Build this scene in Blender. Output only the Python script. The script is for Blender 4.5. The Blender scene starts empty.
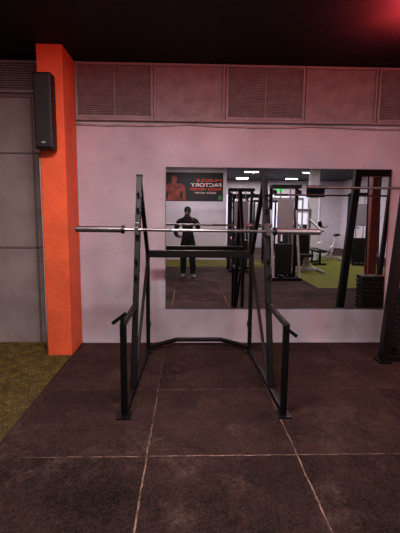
import bpy, bmesh, math, random
from mathutils import Vector, Matrix
random.seed(4)
scene = bpy.context.scene
COL = scene.collection
PI = math.pi
try:
    scene.view_settings.view_transform = 'Standard'
except Exception:
    pass

# ------------------------------------------------------------------ materials
def lin(r, g, b):
    f = lambda c: (c/255/12.92) if c/255 <= .04045 else ((c/255+.055)/1.055)**2.4
    return (f(r), f(g), f(b), 1)

def mat(name, rgb, rough=.5, metal=0, var=.15, scale=6, bump=0, bscale=None, emit=None, estr=0, spec=.5, stain=0):
    m = bpy.data.materials.new(name); m.use_nodes = True
    nt = m.node_tree; b = nt.nodes['Principled BSDF']
    tc = nt.nodes.new('ShaderNodeTexCoord')
    nz = nt.nodes.new('ShaderNodeTexNoise'); nz.inputs['Scale'].default_value = scale
    nz.inputs['Detail'].default_value = 6
    nt.links.new(tc.outputs['Object'], nz.inputs['Vector'])
    cr = nt.nodes.new('ShaderNodeValToRGB')
    c = lin(*rgb)
    cr.color_ramp.elements[0].position = .3; cr.color_ramp.elements[1].position = .7
    cr.color_ramp.elements[0].color = tuple(x*(1-var) for x in c[:3])+(1,)
    cr.color_ramp.elements[1].color = tuple(min(1, x*(1+var)) for x in c[:3])+(1,)
    nt.links.new(nz.outputs['Fac'], cr.inputs['Fac'])
    out = cr.outputs['Color']
    if stain:
        n4 = nt.nodes.new('ShaderNodeTexNoise'); n4.inputs['Scale'].default_value = 5.5; n4.inputs['Detail'].default_value = 10; n4.inputs['Roughness'].default_value = .75
        nt.links.new(tc.outputs['Object'], n4.inputs['Vector'])
        r4 = nt.nodes.new('ShaderNodeValToRGB'); r4.color_ramp.elements[0].position = .56; r4.color_ramp.elements[1].position = .74
        r4.color_ramp.elements[1].color = (stain, stain, stain, 1)
        nt.links.new(n4.outputs['Fac'], r4.inputs['Fac'])
        mx = nt.nodes.new('ShaderNodeMix'); mx.data_type = 'RGBA'
        nt.links.new(r4.outputs['Color'], mx.inputs['Factor']); nt.links.new(out, mx.inputs['A'])
        mx.inputs['B'].default_value = tuple(x*.45 for x in c[:3])+(1,)
        out = mx.outputs['Result']
    nt.links.new(out, b.inputs['Base Color'])
    b.inputs['Roughness'].default_value = rough
    b.inputs['Metallic'].default_value = metal
    b.inputs['Specular IOR Level'].default_value = spec
    if bump:
        n2 = nt.nodes.new('ShaderNodeTexNoise'); n2.inputs['Scale'].default_value = bscale or scale*8
        n2.inputs['Detail'].default_value = 4
        nt.links.new(tc.outputs['Object'], n2.inputs['Vector'])
        bp = nt.nodes.new('ShaderNodeBump'); bp.inputs['Strength'].default_value = bump
        bp.inputs['Distance'].default_value = .01
        nt.links.new(n2.outputs['Fac'], bp.inputs['Height'])
        nt.links.new(bp.outputs['Normal'], b.inputs['Normal'])
    if emit:
        b.inputs['Emission Color'].default_value = lin(*emit)
        b.inputs['Emission Strength'].default_value = estr
    return m

def floor_mat():
    m = bpy.data.materials.new('rubber_tiles'); m.use_nodes = True
    nt = m.node_tree; b = nt.nodes['Principled BSDF']; N = nt.nodes.new; L = nt.links.new
    tc = N('ShaderNodeTexCoord'); sp = N('ShaderNodeSeparateXYZ'); L(tc.outputs['Object'], sp.inputs[0])
    def math_(op, a, bb=None):
        n = N('ShaderNodeMath'); n.operation = op
        for i, v in enumerate((a, bb)):
            if v is None: continue
            if isinstance(v, (int, float)): n.inputs[i].default_value = v
            else: L(v, n.inputs[i])
        return n.outputs[0]
    def ramp(sock, p0, p1, c0, c1):
        r = N('ShaderNodeValToRGB'); r.color_ramp.elements[0].position = p0; r.color_ramp.elements[1].position = p1
        r.color_ramp.elements[0].color = c0; r.color_ramp.elements[1].color = c1; L(sock, r.inputs['Fac']); return r.outputs['Color']
    def noise(scale, detail=4, rough=.5):
        n = N('ShaderNodeTexNoise'); n.inputs['Scale'].default_value = scale; n.inputs['Detail'].default_value = detail
        n.inputs['Roughness'].default_value = rough; L(tc.outputs['Object'], n.inputs['Vector']); return n.outputs['Fac']
    def seam(sock, off, size, w):
        a = math_('SUBTRACT', sock, off); a = math_('DIVIDE', a, size)
        a = math_('FRACT', a); a = math_('SUBTRACT', a, .5); a = math_('ABSOLUTE', a)
        a = math_('SUBTRACT', .5, a); a = math_('MULTIPLY', a, size)
        return math_('LESS_THAN', a, w)
    wv = math_('MULTIPLY', math_('SUBTRACT', noise(9), .5), .022)
    sx = seam(math_('ADD', sp.outputs[0], wv), -.255, .98, .0048)
    sy = seam(math_('ADD', sp.outputs[1], wv), 2.42, 1.0, .0048)
    s = math_('MAXIMUM', sx, sy)
    brk = ramp(noise(10, 6, .7), .40, .64, (.12, .12, .12, 1), (.66, .66, .66, 1))
    # dust trodden into the joints where people walk in front of the rack
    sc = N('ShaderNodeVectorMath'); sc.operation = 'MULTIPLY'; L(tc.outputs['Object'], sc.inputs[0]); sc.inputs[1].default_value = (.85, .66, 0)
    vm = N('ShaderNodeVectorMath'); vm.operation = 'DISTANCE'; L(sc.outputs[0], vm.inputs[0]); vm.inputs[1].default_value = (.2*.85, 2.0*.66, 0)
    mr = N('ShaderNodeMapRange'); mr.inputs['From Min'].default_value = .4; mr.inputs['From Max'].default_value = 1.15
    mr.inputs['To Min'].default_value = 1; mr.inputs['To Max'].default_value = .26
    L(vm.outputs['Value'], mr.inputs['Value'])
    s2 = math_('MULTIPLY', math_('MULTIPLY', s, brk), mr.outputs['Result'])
    n3 = noise(85, 5, .8)
    # each mat has its own slight tone
    fx = math_('FLOOR', math_('DIVIDE', math_('SUBTRACT', sp.outputs[0], -.255), .98)); fy = math_('FLOOR', math_('DIVIDE', math_('SUBTRACT', sp.outputs[1], 2.42), 1.0))
    cmb = N('ShaderNodeCombineXYZ'); L(fx, cmb.inputs[0]); L(fy, cmb.inputs[1])
    wn = N('ShaderNodeTexWhiteNoise'); L(cmb.outputs[0], wn.inputs['Vector'])
    tone = math_('MULTIPLY', math_('SUBTRACT', wn.outputs['Value'], .5), .08)
    mixv = math_('ADD', math_('ADD', math_('MULTIPLY', noise(2.2, 10, .65), .35), math_('MULTIPLY', n3, .65)), tone)
    base = ramp(mixv, .38, .66, lin(17, 11, 10), lin(76, 56, 51))
    dz = math_('MULTIPLY', ramp(noise(2.6, 9, .7), .53, .72, (0, 0, 0, 1), (.55, .55, .55, 1)), ramp(noise(38, 4, .7), .4, .65, (.2, .2, .2, 1), (1, 1, 1, 1)))
    m0 = N('ShaderNodeMix'); m0.data_type = 'RGBA'; L(dz, m0.inputs['Factor']); L(base, m0.inputs['A']); m0.inputs['B'].default_value = lin(116, 92, 83)
    # chalk specks
    ck = math_('MULTIPLY', ramp(noise(60, 3, .6), .69, .73, (0, 0, 0, 1), (.5, .5, .5, 1)), ramp(noise(1.7, 3, .5), .45, .6, (0, 0, 0, 1), (1, 1, 1, 1)))
    m1 = N('ShaderNodeMix'); m1.data_type = 'RGBA'; L(ck, m1.inputs['Factor']); L(m0.outputs['Result'], m1.inputs['A']); m1.inputs['B'].default_value = lin(180, 160, 150)
    mxd = N('ShaderNodeMix'); mxd.data_type = 'RGBA'; L(math_('MULTIPLY', s, .9), mxd.inputs['Factor'])
    L(m1.outputs['Result'], mxd.inputs['A']); mxd.inputs['B'].default_value = lin(10, 7, 7)
    mx = N('ShaderNodeMix'); mx.data_type = 'RGBA'
    L(s2, mx.inputs['Factor']); L(mxd.outputs['Result'], mx.inputs['A']); mx.inputs['B'].default_value = lin(196, 160, 142)
    L(mx.outputs['Result'], b.inputs['Base Color'])
    b.inputs['Roughness'].default_value = .9
    b.inputs['Specular IOR Level'].default_value = .1
    bp = N('ShaderNodeBump'); bp.inputs['Strength'].default_value = .9; bp.inputs['Distance'].default_value = .006
    L(n3, bp.inputs['Height']); L(bp.outputs['Normal'], b.inputs['Normal'])
    return m

M = dict(
    wall=mat('wall_paint', (186, 179, 187), .8, var=.18, scale=1.6, bump=.3, bscale=22, stain=.45),
    grey=mat('taupe_board', (154, 140, 136), .7, var=.18, scale=3, bump=.1, bscale=40, stain=.6),
    batten=mat('taupe_batten', (116, 104, 102), .7, var=.1),
    ceil=mat('ceiling_black', (24, 19, 20), .7, var=.3, scale=5, bump=.2, bscale=25, spec=.2),
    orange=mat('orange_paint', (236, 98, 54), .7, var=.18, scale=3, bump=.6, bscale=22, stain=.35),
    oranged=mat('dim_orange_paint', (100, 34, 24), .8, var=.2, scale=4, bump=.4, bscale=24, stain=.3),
    panel=mat('painted_panel', (140, 127, 129), .75, var=.24, scale=7, bump=.1, stain=.5),
    ventf=mat('vent_frame', (142, 130, 131), .6, var=.16, stain=.4),
    slat=mat('vent_slat', (152, 139, 140), .65, var=.2, scale=12, stain=.4),
    ventb=mat('vent_shade_back', (44, 37, 38), .9, var=.2),  # backing coloured dark for the shade in the gaps between the slats
    dark=mat('dark_void', (20, 15, 15), .9, var=.2),
    black=mat('black_powder_coat', (7, 6, 7), .45, var=.35, scale=18, spec=.25),
    blackp=mat('black_plastic', (12, 11, 12), .5, var=.2, scale=20, spec=.3),
    blackm=mat('black_mesh', (18, 17, 19), .65, var=.5, scale=260),
    chrome=mat('worn_chrome', (172, 168, 168), .3, 1, var=.12, scale=25),
    steel=mat('dull_steel', (116, 110, 110), .4, 1, var=.15, scale=25),
    sleeve=mat('sleeve_steel', (172, 169, 170), .38, .95, var=.14, scale=30),
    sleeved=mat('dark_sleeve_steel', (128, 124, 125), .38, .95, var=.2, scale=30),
    dsteel=mat('dark_steel', (60, 56, 57), .45, 1, var=.15, scale=25),
    rubber=mat('rubber', (18, 17, 18), .55, var=.2, spec=.35),
    white=mat('white_paint', (215, 212, 214), .5, var=.05),
    silver=mat('silver_paint', (165, 161, 166), .4, .3, var=.08),
    redp=mat('red_paint', (190, 40, 30), .5, var=.1),
    bannerm=mat('banner_print', (20, 6, 7), .6, var=.5, scale=3),
    text=mat('banner_lettering', (226, 196, 190), .6, var=.05),
    textr=mat('banner_red_lettering', (222, 64, 42), .6, var=.05),
    green=mat('banner_green_mark', (50, 120, 60), .6, var=.1),
    greenl=mat('green_lamp_cover', (60, 170, 84), .5, var=.05, emit=(50, 210, 96), estr=.9),
    figure=mat('banner_figure', (130, 54, 40), .6, var=.85, scale=6),
    figured=mat('banner_figure_dark', (30, 12, 10), .6, var=.3, scale=7),
    cable=mat('pale_cable', (166, 150, 147), .6, var=.2, scale=9),
    skin=mat('skin', (84, 57, 48), .6, var=.08),
    shirt=mat('black_jacket', (15, 14, 16), .85, var=.6, scale=9, bump=.8, bscale=14, spec=.25),
    trousers=mat('dark_trousers', (12, 11, 14), .85, var=.5, scale=9, bump=.8, bscale=14, spec=.25),
    shoe=mat('grey_shoe', (110, 106, 108), .7, var=.2),
    hair=mat('dark_hair', (14, 11, 10), .6, var=.3, scale=40),
    lamp=mat('lamp_diffuser', (230, 225, 225), .5, var=0, emit=(255, 242, 242), estr=.8),
    redlamp=mat('red_lamp_glass', (255, 40, 40), .4, var=0, emit=(255, 30, 30), estr=8),
    turfb=mat('turf_backing', (70, 58, 26), .9, var=.3, scale=60, bump=.5, bscale=200),
    turfc=mat('green_turf_backing', (104, 106, 44), .9, var=.3, scale=60, bump=.5, bscale=200),
    screen=mat('dark_screen', (14, 15, 22), .15, var=.2),
    sheet=mat('frosted_pane', (205, 205, 216), .4, var=.04, emit=(215, 215, 235), estr=.8),
    backw=mat('back_wall_paint', (208, 199, 205), .75, var=.1, scale=2),
    turf=mat('turf_blades', (118, 96, 40), .85, var=.6, scale=9),
    turfg=mat('green_turf_blades', (152, 156, 62), .85, var=.35, scale=18),
)
M['floor'] = floor_mat()
mm = bpy.data.materials.new('mirror_silver'); mm.use_nodes = True
b = mm.node_tree.nodes['Principled BSDF']
b.inputs['Metallic'].default_value = 1; b.inputs['Roughness'].default_value = 0.0
nz = mm.node_tree.nodes.new('ShaderNodeTexNoise'); nz.inputs['Scale'].default_value = 1.5
cr = mm.node_tree.nodes.new('ShaderNodeValToRGB')
cr.color_ramp.elements[0].color = (.80, .77, .78, 1); cr.color_ramp.elements[1].color = (.87, .84, .85, 1)
mm.node_tree.links.new(nz.outputs['Fac'], cr.inputs['Fac']); mm.node_tree.links.new(cr.outputs['Color'], b.inputs['Base Color'])
M['mirror'] = mm

# ------------------------------------------------------------------ mesh builder (coordinates in world space)
class MB:
    def __init__(s): s.bm = bmesh.new()
    def box(s, lo, hi):
        r = bmesh.ops.create_cube(s.bm, size=1)
        c = [(a+b)/2 for a, b in zip(lo, hi)]; d = [abs(b-a) for a, b in zip(lo, hi)]
        for v in r['verts']: v.co = Vector((c[0]+v.co.x*d[0], c[1]+v.co.y*d[1], c[2]+v.co.z*d[2]))
        return s
    def bar(s, p0, p1, w, h, up=(0, 0, 1)):
        p0, p1 = Vector(p0), Vector(p1); z = (p1-p0); L = z.length; z.normalize()
        u = Vector(up)
        if abs(z.dot(u)) > .93: u = Vector((0, 1, 0))
        x = u.cross(z).normalized(); y = z.cross(x)
        r = bmesh.ops.create_cube(s.bm, size=1)
        for v in r['verts']: v.co = (p0+p1)/2 + x*v.co.x*w + y*v.co.y*h + z*v.co.z*L
        return s
    def cyl(s, p0, p1, r, r2=None, n=20):
        p0, p1 = Vector(p0), Vector(p1); z = p1-p0
        q = z.to_track_quat('Z', 'Y').to_matrix().to_4x4(); q.translation = (p0+p1)/2
        bmesh.ops.create_cone(s.bm, cap_ends=True, segments=n, radius1=r, radius2=r if r2 is None else r2, depth=z.length, matrix=q)
        return s
    def ball(s, c, r, sc=(1, 1, 1), n=16):
        mt = Matrix.Translation(c) @ Matrix.Diagonal((sc[0], sc[1], sc[2], 1))
        bmesh.ops.create_uvsphere(s.bm, u_segments=n, v_segments=n//2+2, radius=r, matrix=mt); return s
    def tube(s, pts, r, n=10):
        pts = [Vector(p) for p in pts]; rings = []
        for i, p in enumerate(pts):
            d = (pts[min(i+1, len(pts)-1)]-pts[max(i-1, 0)]).normalized()
            u = Vector((0, 0, 1)) if abs(d.z) < .9 else Vector((0, 1, 0))
            x = u.cross(d).normalized(); y = d.cross(x)
            rings.append([s.bm.verts.new(p+x*r*math.cos(2*PI*k/n)+y*r*math.sin(2*PI*k/n)) for k in range(n)])
        for a, b in zip(rings, rings[1:]):
            for k in range(n): s.bm.faces.new((a[k], a[(k+1) % n], b[(k+1) % n], b[k]))
        s.bm.faces.new(list(reversed(rings[0]))); s.bm.faces.new(rings[-1]); return s
    def poly(s, pts, d):
        vs = [s.bm.verts.new(p) for p in pts]; f = s.bm.faces.new(vs)
        r = bmesh.ops.extrude_face_region(s.bm, geom=[f])
        for v in r['geom']:
            if isinstance(v, bmesh.types.BMVert): v.co += Vector(d)
        return s
    def build(s, name, m, parent=None, bevel=0, smooth=False):
        bmesh.ops.recalc_face_normals(s.bm, faces=s.bm.faces[:])
        me = bpy.data.meshes.new(name)
        off = Vector((0, 0, 0))
        p = parent
        while p: off += p.location; p = p.parent
        if not parent:   # origin at base centre
            lo = Vector([min(v.co[i] for v in s.bm.verts) for i in range(3)]); hi = Vector([max(v.co[i] for v in s.bm.verts) for i in range(3)])
            off = Vector(((lo.x+hi.x)/2, (lo.y+hi.y)/2, lo.z))
        for v in s.bm.verts: v.co -= off
        s.bm.to_mesh(me); s.bm.free()
        if smooth:
            for f in me.polygons: f.use_smooth = True
        me.materials.append(m)
        o = bpy.data.objects.new(name, me); COL.objects.link(o)
        if parent: o.parent = parent
        else: o.location = off
        if bevel:
            md = o.modifiers.new('bevel', 'BEVEL'); md.width = bevel; md.segments = 2; md.limit_method = 'ANGLE'
        return o

def tag(o, label, cat, group=None):
    o['label'] = label; o['category'] = cat
    if group: o['group'] = group
    return o
def thing(name, label, cat, loc, group=None):
    o = bpy.data.objects.new(name, None); o.empty_display_size = .1; COL.objects.link(o); o.location = loc
    return tag(o, label, cat, group)
def struct(o): o['kind'] = 'structure'; return o

# ------------------------------------------------------------------ room shell
H = 3.24; WY = 4.75
XL, XR, YB = -4.0, 7.5, -10.0
def plain(name, lo, hi, m): 
    o = MB().box(lo, hi).build(name, m); return struct(o)
fl = MB().box((XL-.1, YB-.1, -.1), (XR+.1, WY+.1, 0)).build('floor', M['floor']); struct(fl)
# keep object coordinates equal to world x/y for the tile grid
off = fl.location.copy(); fl.data.transform(Matrix.Translation((off.x, off.y, 0))); fl.location = (0, 0, -.1)
plain('ceiling', (XL-.1, YB-.1, H), (XR+.1, WY+.1, H+.1), M['ceil'])
plain('wall_front', (-1.42, WY, 0), (XR+.1, WY+.1, H), M['wall'])
plain('wall_front_left', (XL-.1, WY, 0), (-1.42, WY+.1, H), M['grey'])
plain('wall_left', (XL-.1, YB, 0), (XL, WY, H), M['grey'])
plain('wall_right', (XR, YB, 0), (XR+.1, WY, H), M['backw'])
plain('wall_back', (XL, YB-.1, 0), (XR, YB, H), M['backw'])
plain('wall_partition', (XL, -4.7, 0), (1.35, -4.5, H), M['backw'])
# battens on the boarded wall
for i, (z, t) in enumerate(((2.86, .04), (2.236, .018), (1.16, .018))):
    struct(MB().box((XL, WY-.014, z-t/2), (-1.53, WY, z+t/2)).build('trim_%d' % (i+1), M['batten'], bevel=.003))
struct(MB().box((-1.77, WY-.014, 0), (-1.745, WY, 2.84)).build('trim_4', M['batten'], bevel=.003))
struct(MB().box((-1.262, WY-.055, 2.602), (3.3, WY, 2.628)).build('trim_5', M['ventf'], bevel=.004))
struct(MB().box((-1.255, WY-.012, 0), (XR, WY, .03)).build('baseboard_front', M['wall'], bevel=.003))

# pillars
pil = MB().box((-1.525, 4.29, 0), (-1.265, WY, H)).build('pillar', M['orange'], bevel=.01)
tag(pil, 'bright orange painted square pillar carrying the loudspeaker, against the wall', 'pillar')
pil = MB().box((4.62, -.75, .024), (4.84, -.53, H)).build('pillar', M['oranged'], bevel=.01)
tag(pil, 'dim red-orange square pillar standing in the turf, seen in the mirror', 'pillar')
tag(MB().tube([(-1.531, 4.30, .0), (-1.532, 4.30, .6), (-1.530, 4.302, 1.2), (-1.533, 4.30, 1.8), (-1.531, 4.30, 2.15)], .006, 8).build('cable', M['cable'], smooth=True), 'thin pale cable running up the left edge of the orange pillar', 'cable')

# ------------------------------------------------------------------ vents and plain panels
VZ0, VZ1 = 2.63, 3.225
def frame_mesh(x0, x1, w, d, z0=VZ0):
    f = MB()
    f.box((x0, WY-d, z0), (x1, WY, z0+w)); f.box((x0, WY-d, VZ1-w), (x1, WY, VZ1))
    f.box((x0, WY-d, z0+w), (x0+w, WY, VZ1-w)); f.box((x1-w, WY-d, z0+w), (x1, WY, VZ1-w))
    return f
def vent(x0, x1, label, z0=VZ0, n=25):
    t = thing('vent_grille', label, 'vent', ((x0+x1)/2, WY-.03, z0), 'louvred vents along the top of the wall')
    MB().box((x0+.02, WY-.008, z0+.02), (x1-.02, WY-.002, VZ1-.02)).build('backing', M['ventb'], t)
    w = .028
    frame_mesh(x0, x1, w, .045, z0).build('frame', M['ventf'], t, bevel=.004)
    mcol = (x0+x1)/2
    s = MB()
    for k in range(n):
        z = z0+w+(k+.5)*(VZ1-z0-2*w)/n
        s.bar((x0+w, WY-.022, z), (x1-w, WY-.022, z), .018, .004, up=(0, .62, .78))
    s.build('louvre', M['slat'], t)
    MB().box((mcol-.004, WY-.034, z0+w), (mcol+.004, WY-.01, VZ1-w)).build('mullion', M['slat'], t)
vent(-1.26, -.39, 'louvred vent above the wall, next to the orange pillar')
vent(.43, 1.33, 'louvred vent above the left half of the mirror')
vent(2.175, 3.05, 'louvred vent cut off by the right edge of the photo')
vent(-3.2, -1.60, 'low wide louvred vent at the top of the grey boards, left of the orange pillar', 2.885, 11)
for x0, x1, lb in ((-.38, .42, 'plain mottled panel between the pillar-side vent and the middle vent'), (1.34, 2.165, 'plain mottled panel to the right of the middle vent')):
    t = thing('wall_panel', lb, 'panel', ((x0+x1)/2, WY-.02, VZ0), 'plain panels between the vents')
    MB().box((x0+.02, WY-.012, VZ0+.02), (x1-.02, WY-.001, VZ1-.02)).build('board', M['panel'], t)
    frame_mesh(x0, x1, .024, .04).build('frame', M['ventf'], t, bevel=.004)
pts = []
x = -1.255
while x < 3.2:
    pts.append((x, WY-.010, VZ0-.052-.022*abs(math.sin(x*2.1))+random.uniform(-.004, .004))); x += .08
tag(MB().tube(pts, .011).build('cable', M['cable'], smooth=True), 'pale loose cable running along the wall under the vents', 'cable')

# ------------------------------------------------------------------ mirror
MX1 = 2.40
t = thing('wall_mirror', 'large wall mirror behind the squat rack reflecting the gym', 'mirror', (1.07, WY-.01, .44))
MB().box((-.25, WY-.016, .44), (MX1, WY-.002, 2.10)).build('glass', M['mirror'], t)
e = MB()
e.box((-.258, WY-.018, .434), (-.25, WY, 2.106)); e.box((MX1, WY-.018, .434), (MX1+.008, WY, 2.106))
e.box((-.25, WY-.018, .434), (MX1, WY, .44)); e.box((-.25, WY-.018, 2.10), (MX1, WY, 2.106))
e.build('edge_trim', M['steel'], t)

# ------------------------------------------------------------------ speaker
t = thing('loudspeaker', 'tall black loudspeaker mounted high on the orange pillar', 'speaker', (-1.43, 4.2, 2.19))
MB().box((-1.51, 4.13, 2.19), (-1.335, 4.27, 2.92)).build('cabinet', M['blackp'], t, bevel=.012)
MB().box((-1.498, 4.118, 2.21), (-1.347, 4.131, 2.90)).build('grille', M['blackm'], t, bevel=.006)
MB().box((-1.44, 4.113, 2.245), (-1.405, 4.119, 2.262)).build('badge', M['silver'], t)
MB().box((-1.46, 4.268, 2.45), (-1.38, 4.292, 2.65)).build('bracket', M['black'], t)

# ------------------------------------------------------------------ squat rack
RX = .14; YF, YR = 2.95, 4.40
YB0, YT0, ZT = 3.35, 3.86, 1.91           # uprights lean back from YB0 at the floor to YT0 at the top
upy = lambda z: YB0+(YT0-YB0)*z/ZT
rk = thing('squat_rack', 'black steel squat rack standing in front of the mirror', 'squat rack', (RX, 3.7, 0))
hw = lambda y: .62 - (y-YF)/(YR-YF)*.045
for s in (-1, 1):
    xf, xr = RX+s*hw(YF), RX+s*hw(YR)
    xb, xt = RX+s*hw(YB0), RX+s*hw(YT0)
    xat = lambda z: xb+(xt-xb)*z/ZT
    MB().bar((xf, YF-.02, .035), (xr, YR+.03, .035), .045, .042).build('base_runner', M['black'], rk, bevel=.004)
    up = MB().bar((xb, YB0+.012, .05), (xt, YT0, ZT), .050, .058).build('upright', M['black'], rk, bevel=.005)
    MB().box((xt-.029, YT0-.033, ZT-.004), (xt+.029, YT0+.033, ZT+.014)).build('end_cap', M['rubber'], up)
    for zp in (.98, 1.12, 1.58, 1.72):
        yp = upy(zp)
        MB().bar((xat(zp), yp, zp), (xat(zp), yp-.065, zp+.006), .022, .018).bar((xat(zp), yp-.06, zp), (xat(zp), yp-.07, zp+.032), .022, .014).build('peg', M['dsteel'], up)
    MB().bar((xr, YR, .05), (xr, YR, 1.16), .042, .046).build('rear_post', M['black'], rk, bevel=.004)
    MB().bar((xr, YR, 1.13), (xt, YT0+.02, 1.87), .040, .042).build('slanted_brace', M['black'], rk, bevel=.004)
    MB().bar((xr, YR-.01, 1.06), (RX+s*hw(3.45), 3.45, .05), .028, .03).build('diagonal_brace', M['black'], rk, bevel=.003)
    zt = .74
    fp = MB().bar((xf, YF, .05), (xf, YF, zt), .046, .05).build('front_post', M['black'], rk, bevel=.005)
    MB().box((xf-.055, YF-.07, .0), (xf+.055, YF+.05, .012)).build('foot_plate', M['black'], rk, bevel=.002)
    MB().box((xr-.05, YR-.06, .0), (xr+.05, YR+.05, .012)).build('foot_plate', M['black'], rk, bevel=.002)
    MB().bar((xf, YF-.02, .725), (xat(.75), upy(.75), .75), .036, .04).build('safety_arm', M['black'], rk, bevel=.004)
    zc = .79 if s < 0 else .69
    cm = MB().bar((xf-s*.03, YF-.035, zc+.035), (xf+s*.075, YF-.035, zc-.045), .022, .026)
    cm.bar((xf, YF-.03, .70), (xf, YF-.03, max(zc+.02, .74)), .03, .03)
    cm.build('catch', M['black'], fp, bevel=.003)
    j = MB(); zj = 1.40; xu = xat(zj); fy = upy(zj)-.028
    j.box((xu-.022, fy-.012, 1.30), (xu+.022, fy+.01, 1.48)); j.box((xu-.018, fy-.085, 1.370), (xu+.018, fy, 1.393))
    j.box((xu-.018, fy-.09, 1.370), (xu+.018, fy-.078, 1.44))
    j.build('bar_hook', M['steel'], rk, bevel=.003)
    MB().box((xr-.03*s, YR-.03, .3), (xr-.03*s+.004*s, YR+.03, .36)).build('gusset', M['black'], rk)
xr = hw(YR)
MB().box((RX-xr, YR-.02, 1.085), (RX+xr, YR+.03, 1.165)).build('rear_crossbar', M['black'], rk, bevel=.005)
MB().tube([(RX-xr, YR, .06), (RX-.26, YR+.22, .08), (RX+.26, YR+.22, .08), (RX+xr, YR, .06)], .026, 12).build('bent_crossbar', M['black'], rk)

# ------------------------------------------------------------------ barbell and thin bar
BX, BY, BZ = .11, upy(1.40)-.028-.045, 1.4125
t = thing('barbell', 'long unloaded steel barbell resting on the squat rack hooks', 'barbell', (BX, BY, BZ-.028))
MB().cyl((BX-.68, BY, BZ), (BX+.68, BY, BZ), .0142).build('shaft', M['chrome'], t)
for s in (-1, 1):
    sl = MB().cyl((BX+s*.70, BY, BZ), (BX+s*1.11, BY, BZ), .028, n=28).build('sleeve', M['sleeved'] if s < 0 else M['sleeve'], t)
    MB().cyl((BX+s*.678, BY, BZ), (BX+s*.705, BY, BZ), .038, n=28).build('collar', M['dsteel'], sl)
    MB().cyl((BX+s*1.108, BY, BZ), (BX+s*1.116, BY, BZ), .022, n=28).build('end_cap', M['black'], sl)
    MB().cyl((BX+s*.25, BY, BZ), (BX+s*.53, BY, BZ), .0146).build('knurled_grip', M['steel'], t)
t.rotation_euler = (0, .005, 0)
GX, GY, GZ = 2.35, 4.0, 1.835
t = thing('thin_bar', 'long thin steel bar held high on the machine at the right photo edge', 'bar', (GX, GY, GZ-.016))
MB().cyl((GX-1.15, GY, GZ), (GX+1.15, GY, GZ), .0125).build('shaft', M['steel'], t)
for s in (-1, 1):
    MB().cyl((GX+s*.98, GY, GZ), (GX+s*1.17, GY, GZ), .016).build('end_sleeve', M['steel'], t)

# ------------------------------------------------------------------ machine at right
lm = thing('weight_stack_machine', 'black machine with slanted posts and weight stack, cut off by the right photo edge', 'gym machine', (2.75, 4.1, 0))
for s, a, b_ in ((1, 2.11, 2.27), (-1, 3.39, 3.23)):
    MB().bar((a, 4.07, .03), (b_, 4.10, 2.15), .09, .09).build('slanted_post', M['black'], lm, bevel=.006)
    MB().box((a-.06, 4.01, 0), (a+.07, 4.16, .03)).build('foot', M['black'], lm, bevel=.005)
    xh = a+(b_-a)*.85
    MB().box((xh-.03, 3.975, 1.79), (xh+.03, 4.06, 1.82)).box((xh-.03, 3.965, 1.79), (xh+.03, 3.976, 1.87)).build('bar_hook', M['black'], lm, bevel=.003)
MB().box((2.22, 4.05, 2.08), (3.28, 4.15, 2.17)).build('top_beam', M['black'], lm, bevel=.006)
MB().box((2.15, 4.08, .0), (3.35, 4.14, .06)).build('base_crossbar', M['black'], lm, bevel=.004)
MB().bar((2.60, 4.12, .05), (2.72, 4.12, 2.1), .05, .06).build('centre_post', M['black'], lm, bevel=.005)
st = MB()
for k in range(12): st.box((2.30, 4.17, .10+k*.057), (2.66, 4.36, .148+k*.057))
st.build('weight_stack', M['rubber'], lm, bevel=.004)
MB().box((2.27, 4.13, .0), (2.69, 4.38, .095)).build('stack_base', M['black'], lm, bevel=.004)
MB().box((2.34, 4.20, .09), (2.62, 4.33, .76)).build('stack_core', M['dark'], lm)
for xx in (2.40, 2.56): MB().cyl((xx, 4.27, .06), (xx, 4.13, 2.1), .010).build('guide_rod', M['dsteel'], lm)

# ------------------------------------------------------------------ turf
def turf(x0, x1, y0, y1, label, blades, m, bx=None, mb='turfb'):
    o = MB().box((x0, y0, .0), (x1, y1, .006)).build('turf_backing', M[mb])
    o['kind'] = 'structure'
    vs, fs = [], []
    X0, X1, Y0, Y1 = bx or (x0, x1, y0, y1)
    for i in range(blades):
        x, y = random.uniform(X0, X1), random.uniform(Y0, Y1)
        a = random.uniform(0, PI); h = random.uniform(.006, .016); w = .0035
        dx, dy = math.cos(a)*w, math.sin(a)*w; lx, ly = random.uniform(-.006, .006), random.uniform(-.006, .006)
        n = len(vs); vs += [(x-dx, y-dy, .005), (x+dx, y+dy, .005), (x+lx, y+ly, .006+h)]; fs.append((n, n+1, n+2))
    me = bpy.data.meshes.new('artificial_turf'); me.from_pydata(vs, [], fs); me.materials.append(m)
    g = bpy.data.objects.new('artificial_turf', me); COL.objects.link(g); g['kind'] = 'stuff'
    tag(g, label, 'turf')
turf(XL, -1.27, -1.5, WY, 'olive green artificial turf to the left of the rubber tiles', 60000, M['turf'], (-2.9, -1.27, 2.2, 4.75))
turf(2.85, 6.2, -6.0, 1.0, 'olive green artificial turf strip seen in the mirror', 110000, M['turfg'], None, 'turfc')
turf(-3.5, 2.84, -4.45, -2.5, 'narrow green turf strip under the banner wall, seen in the mirror', 60000, M['turfg'])

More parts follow.
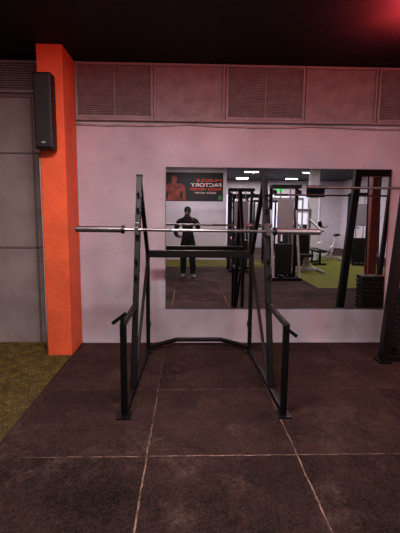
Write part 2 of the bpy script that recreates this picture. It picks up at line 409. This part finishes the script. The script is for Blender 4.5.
# ------------------------------------------------------------------ reflected room: banner
t = thing('wall_banner', 'dark red gym banner with red and pale lettering, reflected in the mirror', 'banner', (-.2, -4.48, 2.04))
MB().box((-1.7, -4.497, 2.04), (1.22, -4.48, 3.0)).build('banner_sheet', M['bannerm'], t)
def text(body, width, height, xr_, z, y, parent, m, name):
    cu = bpy.data.curves.new(name, 'FONT'); cu.body = body; cu.size = .2; cu.extrude = .002; cu.align_x = 'LEFT'; cu.offset = .005
    tmp = bpy.data.objects.new('tmp', cu); COL.objects.link(tmp)
    dg = bpy.context.evaluated_depsgraph_get(); me = bpy.data.meshes.new_from_object(tmp.evaluated_get(dg))
    bpy.data.objects.remove(tmp)
    xs = [v.co.x for v in me.vertices]; ys = [v.co.y for v in me.vertices]
    me.transform(Matrix.Diagonal((width/(max(xs)-min(xs)), height/(max(ys)-min(ys)), 1, 1)) @ Matrix.Translation((-min(xs), -min(ys), 0)))
    me.transform(Matrix.Translation((xr_, y, z)) @ Matrix.Rotation(PI, 4, 'Z') @ Matrix.Rotation(PI/2, 4, 'X'))
    p = parent; o_ = Vector()
    while p: o_ += p.location; p = p.parent
    me.transform(Matrix.Translation(-o_)); me.materials.clear(); me.materials.append(m)
    o = bpy.data.objects.new(name, me); COL.objects.link(o); o.parent = parent
    return o
text('MUSCLE', .86, .095, 1.16, 2.69, -4.477, t, M['textr'], 'red_lettering')
text('FACTORY', 1.06, .125, 1.16, 2.52, -4.477, t, M['text'], 'lettering')
# small lines, one word at a time
text('MUSCLE', .46, .075, 1.16, 2.40, -4.477, t, M['textr'], 'small_lettering')
text('FACTORY', .54, .075, .62, 2.40, -4.477, t, M['textr'], 'small_lettering')
text('MUSCLE', .32, .05, .98, 2.29, -4.477, t, M['text'], 'small_lettering')
text('FACTORY', .36, .05, .60, 2.29, -4.477, t, M['text'], 'small_lettering')
MB().poly([(1.18, -4.479, 2.10), (1.08, -4.479, 2.07), (1.05, -4.479, 2.17), (1.11, -4.479, 2.24), (1.18, -4.479, 2.20)], (0, .003, 0)).build('green_mark', M['green'], t)
# bust of an athlete: rounded shoulders, neck and head
FX = -.46
fg = []
for k in range(17):
    a = PI*k/16; fg.append((FX+.38*math.cos(a)*(1 if abs(math.cos(a)) < .97 else .98), 2.44+.20*math.sin(a)**.6))
trunk = [(FX+.42, 2.05), (FX+.39, 2.25)] + fg + [(FX-.39, 2.25), (FX-.42, 2.05)]
MB().poly([(x, -4.479, z) for x, z in trunk], (0, .004, 0)).build('printed_figure', M['figure'], t)
hd = [(FX+.10*math.cos(2*PI*k/20), -4.4785, 2.76+.14*math.sin(2*PI*k/20)) for k in range(20)]
MB().poly(hd, (0, .005, 0)).build('printed_head', M['figure'], t)
for sx in (-1, 1):
    ar = [(FX+sx*(.25+.05*math.cos(2*PI*k/14)), -4.475, 2.22+.14*math.sin(2*PI*k/14)) for k in range(14)]
    MB().poly(ar, (0, .002, 0)).build('printed_shadow', M['figured'], t)

# ------------------------------------------------------------------ reflected room: columns, screen, windows, doorway
c = MB().box((4.25, -4.7, 0), (4.55, -4.4, H)).build('column', M['white'], bevel=.006)
tag(c, 'white square column seen in the mirror beyond the machines', 'column')
t = thing('television', 'small dark television on the white column, seen in the mirror', 'television', (4.4, -4.36, 2.2))
MB().box((4.08, -4.38, 2.2), (4.72, -4.34, 2.6)).build('casing', M['blackp'], t, bevel=.005)
MB().box((4.10, -4.341, 2.22), (4.70, -4.336, 2.58)).build('screen', M['screen'], t)
MB().box((4.3, -4.41, 2.35), (4.5, -4.375, 2.45)).build('bracket', M['black'], t)
t = thing('green_lamp', 'small green lit lamp box high on the far wall, seen in the mirror', 'lamp', (4.45, YB+.04, 2.70))
MB().box((4.25, YB-.03, 2.70), (4.65, YB+.05, 2.86)).build('housing', M['white'], t, bevel=.005)
MB().box((4.27, YB+.05, 2.72), (4.63, YB+.06, 2.84)).build('cover', M['greenl'], t)
for i, (x0, x1) in enumerate(((1.6, 2.6), (4.1, 4.9), (5.4, 6.4))):
    w = MB().box((x0-.05, YB, .9), (x1+.05, YB+.03, 2.6)).build('window_%d' % (i+1), M['white']); struct(w)
    p = MB(); mx_ = (x0+x1)/2
    p.box((x0, YB+.03, .95), (mx_-.02, YB+.036, 2.55)).box((mx_+.02, YB+.03, .95), (x1, YB+.036, 2.55))
    p.build('pane', M['sheet'], w)
d = struct(MB().box((2.85, YB, 0), (3.85, YB+.04, 2.2)).build('door_1', M['white'], bevel=.004))
MB().box((2.93, YB+.04, .02), (3.77, YB+.06, 2.12)).build('door_leaf', M['silver'], d, bevel=.004)
MB().cyl((3.02, YB+.06, 1.02), (3.02, YB+.11, 1.02), .02).build('door_handle', M['chrome'], d)

# functional trainer
def trainer(loc, label, z0=0, m=M['black']):
    x, y = loc
    t = thing('cable_trainer', label, 'gym machine', (x, y, z0), 'cable trainers behind the photographer')
    MB().box((x-.36, y-.35, z0), (x+.36, y-.29, .07)).box((x-.36, y+.29, z0), (x+.36, y+.35, .07)).box((x-.04, y-.3, z0), (x+.04, y+.3, .06)).build('base', M['black'], t, bevel=.005)
    for s in (-1, 1):
        MB().box((x+s*.32-.035, y-.3, .05), (x+s*.32+.035, y-.22, 2.25)).build('upright', M['black'], t, bevel=.005)
        MB().cyl((x+s*.12, y-.1, .05), (x+s*.12, y-.1, 2.2), .014).build('guide_rod', M['chrome'], t)
        MB().bar((x+s*.32, y+.3, .05), (x+s*.32, y-.24, 1.7), .05, .05).build('brace', m, t, bevel=.004)
        MB().cyl((x+s*.3, y+.0, 2.12), (x+s*.3, y+.05, 2.12), .06).build('pulley', M['blackp'], t)
    MB().box((x-.36, y-.3, 2.22), (x+.36, y+.06, 2.3)).build('top_beam', M['black'], t, bevel=.006)
    st = MB()
    for k in range(14): st.box((x-.2, y-.17, .1+k*.055), (x+.2, y-.03, .15+k*.055))
    st.build('weight_stack', M['rubber'], t, bevel=.003)
    MB().box((x-.2, y-.03, 1.25), (x+.2, y-.015, 1.95)).build('shroud', M['silver'], t, bevel=.004)
    MB().cyl((x-.28, y+.1, 1.2), (x-.1, y+.1, 1.2), .016).build('handle', M['chrome'], t)
    MB().cyl((x-.3, y+.03, 2.1), (x-.19, y+.1, 1.2), .004, n=8).build('cable', M['rubber'], t)
    return t
trainer((2.40, -.3), 'black cable trainer with silver braces and shroud beside the photographer, seen in the mirror', 0, M['silver'])
trainer((2.1, -6.6), 'farther cable trainer near the bright windows, seen in the mirror')
trainer((1.5, -1.7), 'black cable trainer behind the squat rack reflection, seen in the mirror')
trainer((5.55, -3.2), 'black cable trainer on the right of the turf, seen in the mirror', .025)

# power racks, benches and seated machines in the reflected room
def power_rack(x, y, label, m=M['black'], z0=0, w=.035):
    t = thing('power_rack', label, 'power rack', (x, y, z0), 'power racks in the far part of the gym')
    for sx in (-.55, .55):
        for sy in (-.5, .5):
            MB().box((x+sx-w, y+sy-w, z0), (x+sx+w, y+sy+w, 2.2)).build('post', m, t, bevel=.004)
        MB().box((x+sx-.03, y-.5, 2.13), (x+sx+.03, y+.5, 2.2)).build('side_beam', m, t)
        MB().box((x+sx-.03, y-.5, .03), (x+sx+.03, y+.5, .09)).build('base_beam', m, t)
        MB().box((x+sx-.025, y-.5, .8), (x+sx+.025, y+.5, .86)).build('safety_bar', M['redp'] if m is M['black'] else m, t)
    for sy in (-.5, .5): MB().box((x-.55, y+sy-.03, 2.13), (x+.55, y+sy+.03, 2.2)).build('cross_beam', m, t)
    return t
power_rack(3.3, -7.6, 'black power rack behind the white column, seen in the mirror')
power_rack(1.95, -3.2, 'black power rack beside the partition wall, seen in the mirror', M['black'], .025)
power_rack(3.55, -5.3, 'thin grey framed power rack on the turf, seen in the mirror', M['silver'], .025, .025)
def press(x, y, m, label):
    t = thing('seated_press_machine', label, 'gym machine', (x, y, .025), 'seated press machines in the far part of the gym')
    MB().box((x-.4, y-.55, .025), (x-.34, y+.55, .085)).box((x+.34, y-.55, .025), (x+.4, y+.55, .085)).box((x-.4, y-.04, .025), (x+.4, y+.04, .085)).build('base', m, t, bevel=.004)
    for s in (-1, 1):
        MB().box((x+s*.24-.03, y-.5, .06), (x+s*.24+.03, y-.43, 1.75)).build('post', m, t, bevel=.004)
        MB().bar((x+s*.24, y-.45, 1.45), (x+s*.36, y+.25, 1.15), .05, .05).build('press_arm', m, t, bevel=.004)
        MB().cyl((x+s*.22, y+.25, 1.15), (x+s*.42, y+.25, 1.15), .018).build('grip', M['rubber'], t)
    MB().box((x-.27, y-.5, 1.68), (x+.27, y-.42, 1.76)).build('top_beam', m, t, bevel=.004)
    st = MB()
    for k in range(11): st.box((x-.18, y-.52, .1+k*.055), (x+.18, y-.40, .15+k*.055))
    st.build('weight_stack', M['rubber'], t)
    MB().bar((x, y-.05, .06), (x, y+.05, .45), .08, .08).build('seat_post', m, t)
    MB().box((x-.18, y-.15, .43), (x+.18, y+.25, .51)).build('seat', M['blackp'], t, bevel=.02)
    MB().bar((x, y-.16, .5), (x, y-.26, 1.2), .34, .07).build('backrest', M['blackp'], t, bevel=.02)
press(3.35, -3.6, M['black'], 'black seated press machine on the turf, nearer the white column, seen in the mirror')
press(3.3, -1.6, M['silver'], 'silver seated press machine on the turf beside the near cable trainer, seen in the mirror')
press(5.0, -7.4, M['white'], 'white seated press machine far beyond the turf, seen in the mirror')
t = thing('weight_bench', 'black flat weight bench on the turf, seen in the mirror', 'bench', (4.2, -3.4, .025))
MB().box((4.05, -4.0, .42), (4.35, -2.8, .50)).build('pad', M['blackp'], t, bevel=.02)
for yy in (-3.8, -3.0):
    MB().box((4.17, yy-.03, .07), (4.23, yy+.03, .42)).box((3.98, yy-.03, .025), (4.42, yy+.03, .07)).build('leg', M['black'], t, bevel=.004)

# exercise bike
t = thing('exercise_bike', 'white exercise bike standing on turf, seen in the mirror', 'exercise bike', (5.0, -4.6, .03))
x, y, z0 = 5.0, -4.6, .03
MB().box((x-.45, y-.25, z0), (x-.38, y+.25, .08)).box((x+.4, y-.25, z0), (x+.47, y+.25, .08)).box((x-.4, y-.03, .05), (x+.42, y+.03, .11)).build('base', M['silver'], t, bevel=.005)
MB().cyl((x-.2, y-.07, .40), (x-.2, y+.07, .40), .27, n=32).build('flywheel_cover', M['white'], t, bevel=.02)
MB().bar((x+.1, y, .1), (x+.28, y, .85), .06, .05).bar((x-.1, y, .3), (x+.2, y, .5), .08, .06).build('frame', M['white'], t, bevel=.006)
MB().ball((x+.3, y, .9), .15, (1, .8, .3)).build('seat', M['blackp'], t, smooth=True)
MB().bar((x-.2, y, .5), (x-.36, y, 1.15), .06, .05).build('handlebar_post', M['white'], t, bevel=.005)
MB().tube([(x-.1, y-.22, 1.2), (x-.3, y-.2, 1.15), (x-.36, y, 1.13), (x-.3, y+.2, 1.15), (x-.1, y+.22, 1.2)], .016).build('handlebar', M['blackp'], t, smooth=True)
MB().bar((x-.33, y, 1.18), (x-.38, y, 1.36), .22, .04).build('console', M['screen'], t, bevel=.006)
for s in (-1, 1):
    MB().bar((x-.05, y+s*.1, .35), (x-.05+s*.12, y+s*.1, .28), .03, .02).box((x-.1+s*.12, y+s*.11, .26), (x+s*.12, y+s*.2, .29)).build('pedal', M['blackp'], t)

# ------------------------------------------------------------------ lamps
def ceiling_lamp(x, y, sx, sy, label, power, col):
    t = thing('ceiling_light', label, 'ceiling light', (x, y, H-.06), 'rectangular ceiling lights')
    f = MB(); w = .03
    f.box((x-sx/2-w, y-sy/2-w, H-.05), (x+sx/2+w, y+sy/2+w, H))
    f.build('housing', M['white'], t)
    MB().box((x-sx/2, y-sy/2, H-.058), (x+sx/2, y+sy/2, H-.05)).build('diffuser', M['lamp'], t)
    la = bpy.data.lights.new('panel_glow', 'AREA'); la.shape = 'RECTANGLE'; la.size = sx; la.size_y = sy; la.energy = power; la.color = col
    lo = bpy.data.objects.new('panel_glow', la); COL.objects.link(lo); lo.location = (x, y, H-.07)
pink = (1, .88, .88); cool = (.98, .90, .95)
ceiling_lamp(-.4, 1.9, 1.2, .5, 'ceiling light above the rubber tiles between rack and photographer', 116, pink)
ceiling_lamp(2.6, 1.2, 1.2, .5, 'ceiling light in front of the machine by the mirror', 28, pink)
ceiling_lamp(.2, -3.0, 1.2, .4, 'ceiling light in front of the banner', 58, cool)
ceiling_lamp(4.0, -2.0, 1.2, .4, 'ceiling light above the turf strip', 92, cool)
for xx in (2.4, 4.6):
    for yy in (-5.8, -8.4):
        ceiling_lamp(xx, yy, .5, .08, 'slim ceiling light in the far part of the gym', 80, cool)
# red uplight near ceiling, right
LXR, LYR, LZR = 1.98, 3.40, 2.93
t = thing('red_uplight', 'red lamp in a black cup hanging just under the dark ceiling', 'lamp', (LXR, LYR, LZR-.1))
MB().cyl((LXR, LYR, LZR-.12), (LXR, LYR, LZR-.01), .04, .08).build('cup', M['black'], t)
MB().ball((LXR, LYR, LZR-.01), .05, (1, 1, .5)).build('bulb', M['redlamp'], t, smooth=True)
MB().cyl((LXR+.09, LYR, LZR-.06), (LXR+.09, LYR, H), .01).bar((LXR+.05, LYR, LZR-.06), (LXR+.1, LYR, LZR-.06), .015, .015).build('hanger_rod', M['black'], t)
la = bpy.data.lights.new('red_glow', 'SPOT'); la.energy = 230; la.color = (1, .06, .08); la.shadow_soft_size = .03; la.spot_size = math.radians(166); la.spot_blend = .6
lo = bpy.data.objects.new('red_glow', la); COL.objects.link(lo); lo.location = (LXR, LYR, LZR+.03); lo.rotation_euler = (PI, 0, 0)
# red LED strip on the ceiling in front of the rack, throwing its light onto the top of the wall
t = thing('led_strip', 'red light strip fixed to the dark ceiling above the rack', 'light strip', (.6, 2.95, H-.03))
MB().box((-1.4, 2.92, H-.02), (2.6, 2.98, H)).build('channel', M['black'], t)
MB().box((-1.4, 2.935, H-.026), (2.6, 2.965, H-.02)).build('diffuser', M['redlamp'], t)
la = bpy.data.lights.new('red_wash', 'AREA'); la.shape = 'RECTANGLE'; la.size = 4; la.size_y = .06; la.energy = 20; la.color = (1, .16, .17)
lo = bpy.data.objects.new('red_wash', la); COL.objects.link(lo); lo.location = (.6, 2.96, H-.035); lo.rotation_euler = (math.radians(50), 0, 0)
# added red tube light, out of view on the right, to tint the steel edges
t = thing('added_red_tube', 'added tall red tube lamp on the floor to the right, out of view', 'lamp', (3.6, 2.9, 0))
MB().cyl((3.6, 2.9, 0), (3.6, 2.9, .03), .14).build('base', M['black'], t)
MB().cyl((3.6, 2.9, .03), (3.6, 2.9, .5), .02).build('stem', M['black'], t)
MB().cyl((3.6, 2.9, .5), (3.6, 2.9, 1.9), .03).build('tube', M['redlamp'], t)
la = bpy.data.lights.new('red_side', 'AREA'); la.shape = 'RECTANGLE'; la.size = 1.4; la.size_y = .08; la.energy = 9; la.color = (1, .12, .10)
lo = bpy.data.objects.new('red_side', la); COL.objects.link(lo)
lo.matrix_world = Matrix.Translation((3.55, 2.93, 1.2)) @ Vector((-.95, .3, 0)).to_track_quat('-Z', 'X').to_matrix().to_4x4()

# ------------------------------------------------------------------ photographer
def skin(vs, es, rs, sub=2):
    me = bpy.data.meshes.new('s'); me.from_pydata(vs, es, []); o = bpy.data.objects.new('s', me); COL.objects.link(o)
    md = o.modifiers.new('k', 'SKIN'); md.use_smooth_shade = True
    for i, r in enumerate(rs):
        d = me.skin_vertices[0].data[i]; d.radius = r if isinstance(r, tuple) else (r, r); d.use_root = (i == 0)
    s2 = o.modifiers.new('u', 'SUBSURF'); s2.levels = sub; s2.render_levels = sub
    dg = bpy.context.evaluated_depsgraph_get(); dg.update()
    out = bpy.data.meshes.new_from_object(o.evaluated_get(dg)); bpy.data.objects.remove(o)
    return out
PY = -.50; HZ = .06; KZ = .98
pr = thing('person', 'person in black clothes holding up a phone, seen in the mirror', 'person', (0, PY, 0))
V, E, R = [], [], []
def vtx(p, r, link=None, k=KZ):
    V.append((p[0], p[1], p[2]*k)); R.append(r)
    if link is not None: E.append((link, len(V)-1))
    return len(V)-1
pel = vtx((.03, PY, .96), (.18, .13))
bel = vtx((.018, PY+.005, 1.12), (.172, .125), pel); che = vtx((0, PY, 1.32), (.195, .13), bel)
nb = vtx((0, PY, 1.46), (.115, .086), che); ne = vtx((.004, PY+.02, 1.54), .058, nb)
h1 = vtx((.006, PY+.04, 1.60), (.062, .074), ne); h2 = vtx((.006, PY+.037, 1.68), (.074, .09), h1); h3 = vtx((.006, PY+.025, 1.755), (.062, .075), h2)
for s in (-1, 1):
    sh = vtx((s*.212, PY, 1.44 if s > 0 else 1.425), .078, nb)
    if s > 0:      # raised arm with the phone
        el = vtx((.275, PY+.18, 1.27), .066, sh); fm = vtx((.195, PY+.29, 1.38), .054, el)
        wr = vtx((.10, PY+.405, 1.40+HZ), .032, fm, 1); pm = vtx((.066, PY+.455, 1.46+HZ), (.032, .022), wr, 1)
    else:          # other arm bent in front of the waist
        el = vtx((-.30, PY-.02, 1.16), .062, sh); fm = vtx((-.26, PY+.12, 1.08), .052, el)
        wr = vtx((-.20, PY+.235, 1.05), .031, fm); pm = vtx((-.165, PY+.29, 1.06), (.034, .022), wr)
    ox, oy = (.05, .09) if s > 0 else (0, -.02)     # weight on one leg, the other set forward
    hp = vtx((s*.09+.02, PY, .88), .118, pel); kn = vtx((s*.092+ox*.6, PY+.03+oy, .50), .088, hp); ca = vtx((s*.094+ox, PY-.01+oy, .28), .082, kn); an = vtx((s*.095+ox, PY-.02+oy, .11), .066, ca)
    to = vtx((s*.108+ox*1.3, PY+.08+oy, .05), .048, an); tt = vtx((s*.12+ox*1.5, PY+.17+oy, .035), .034, to)
me = skin(V, E, R)
me.transform(Matrix.Translation((0, -PY, 0)))
me.materials.clear()
for k in ('skin', 'shirt', 'trousers', 'shoe'): me.materials.append(M[k])
for p in me.polygons:
    x, y, z = p.center
    p.use_smooth = True
    if y > .39 or (x < -.12 and y > .22 and .9 < z < 1.2): i = 0
    elif z > 1.51: i = 0
    elif z < .09: i = 3
    elif z < .90: i = 2
    else: i = 1
    p.material_index = i
for v in me.vertices:
    if v.co.z < .004: v.co.z = .004
body = bpy.data.objects.new('body', me); COL.objects.link(body); body.parent = pr
MB().ball((.006, PY+.02, 1.715*KZ), .093, (.92, 1.08, .95), 20).build('hair', M['hair'], pr, smooth=True)
def digit(name, pts, rs):
    m_ = skin(pts, [(i, i+1) for i in range(len(pts)-1)], rs, 1)
    m_.transform(Matrix.Translation((0, -PY, 0))); m_.materials.clear(); m_.materials.append(M['skin'])
    o = bpy.data.objects.new(name, m_); COL.objects.link(o); o.parent = pr
FP = PY+.46
for s in (-1, 1):
    MB().ball((.006+s*.03, PY+.122, 1.672*KZ), .011).build('eye', M['dark'], pr, smooth=True)
    MB().ball((.006+s*.076, PY+.035, 1.665*KZ), .025, (.4, .7, 1.1)).build('ear', M['skin'], pr, smooth=True)
for k, (dz, L_) in enumerate(((.045, .075), (.022, .082), (0, .078), (-.02, .062))):
    z0 = 1.475+HZ+dz      # hand holding the phone
    digit('finger', [(.062, FP-.005, z0-.012), (.050, FP+.018, z0), (.034, FP+.026, z0+.006), (.050-L_*.45, FP+.024, z0+.008)], [.0095, .009, .0085, .007])
    x0 = -.152-.018*k     # relaxed hand at the waist
    zz = 1.06*KZ+.012-.006*k
    digit('finger', [(x0, PY+.295, zz), (x0+.014, PY+.295+L_*.55, zz-.006), (x0+.03, PY+.295+L_*.85, zz-.022), (x0+.036, PY+.295+L_*.95, zz-.042)], [.0095, .009, .0085, .007])
digit('thumb', [(.06, FP-.01, 1.455+HZ), (.042, FP-.03, 1.475+HZ), (.02, FP-.028, 1.495+HZ)], [.012, .0105, .009])
digit('thumb', [(-.15, PY+.27, 1.06*KZ+.015), (-.122, PY+.29, 1.06*KZ+.02), (-.105, PY+.315, 1.06*KZ+.012)], [.012, .0105, .009])
MB().ball((.006, PY+.133, 1.645*KZ), .018, (.7, .9, 1.3)).build('nose', M['skin'], pr, smooth=True)
MB().ball((.006, PY+.12, 1.607*KZ), .02, (1.2, .4, .3)).build('mouth', M['redp'], pr, smooth=True)
t = thing('phone', 'black phone held up by the photographer, seen in the mirror', 'phone', (0, -.036, 1.42+HZ))
MB().box((-.037, -.042, 1.42+HZ), (.037, -.034, 1.57+HZ)).build('case', M['blackp'], t, bevel=.003)
MB().box((-.028, -.034, 1.53+HZ), (-.004, -.0325, 1.56+HZ)).build('camera_bump', M['silver'], t)

# ------------------------------------------------------------------ world and camera
w = bpy.data.worlds.new('world'); scene.world = w; w.use_nodes = True
w.node_tree.nodes['Background'].inputs[0].default_value = (.02, .014, .015, 1)
cam = bpy.data.cameras.new('camera'); cam.sensor_fit = 'VERTICAL'; cam.sensor_height = 36; cam.lens = 27.0; cam.clip_start = .02
co = bpy.data.objects.new('camera', cam); COL.objects.link(co)
co.matrix_world = Matrix.Translation((0, 0, 1.55)) @ Matrix.Rotation(math.radians(-1.86), 4, 'Z') @ Matrix.Rotation(math.radians(90-7.3), 4, 'X') @ Matrix.Rotation(math.radians(.5), 4, 'Z')
scene.camera = co
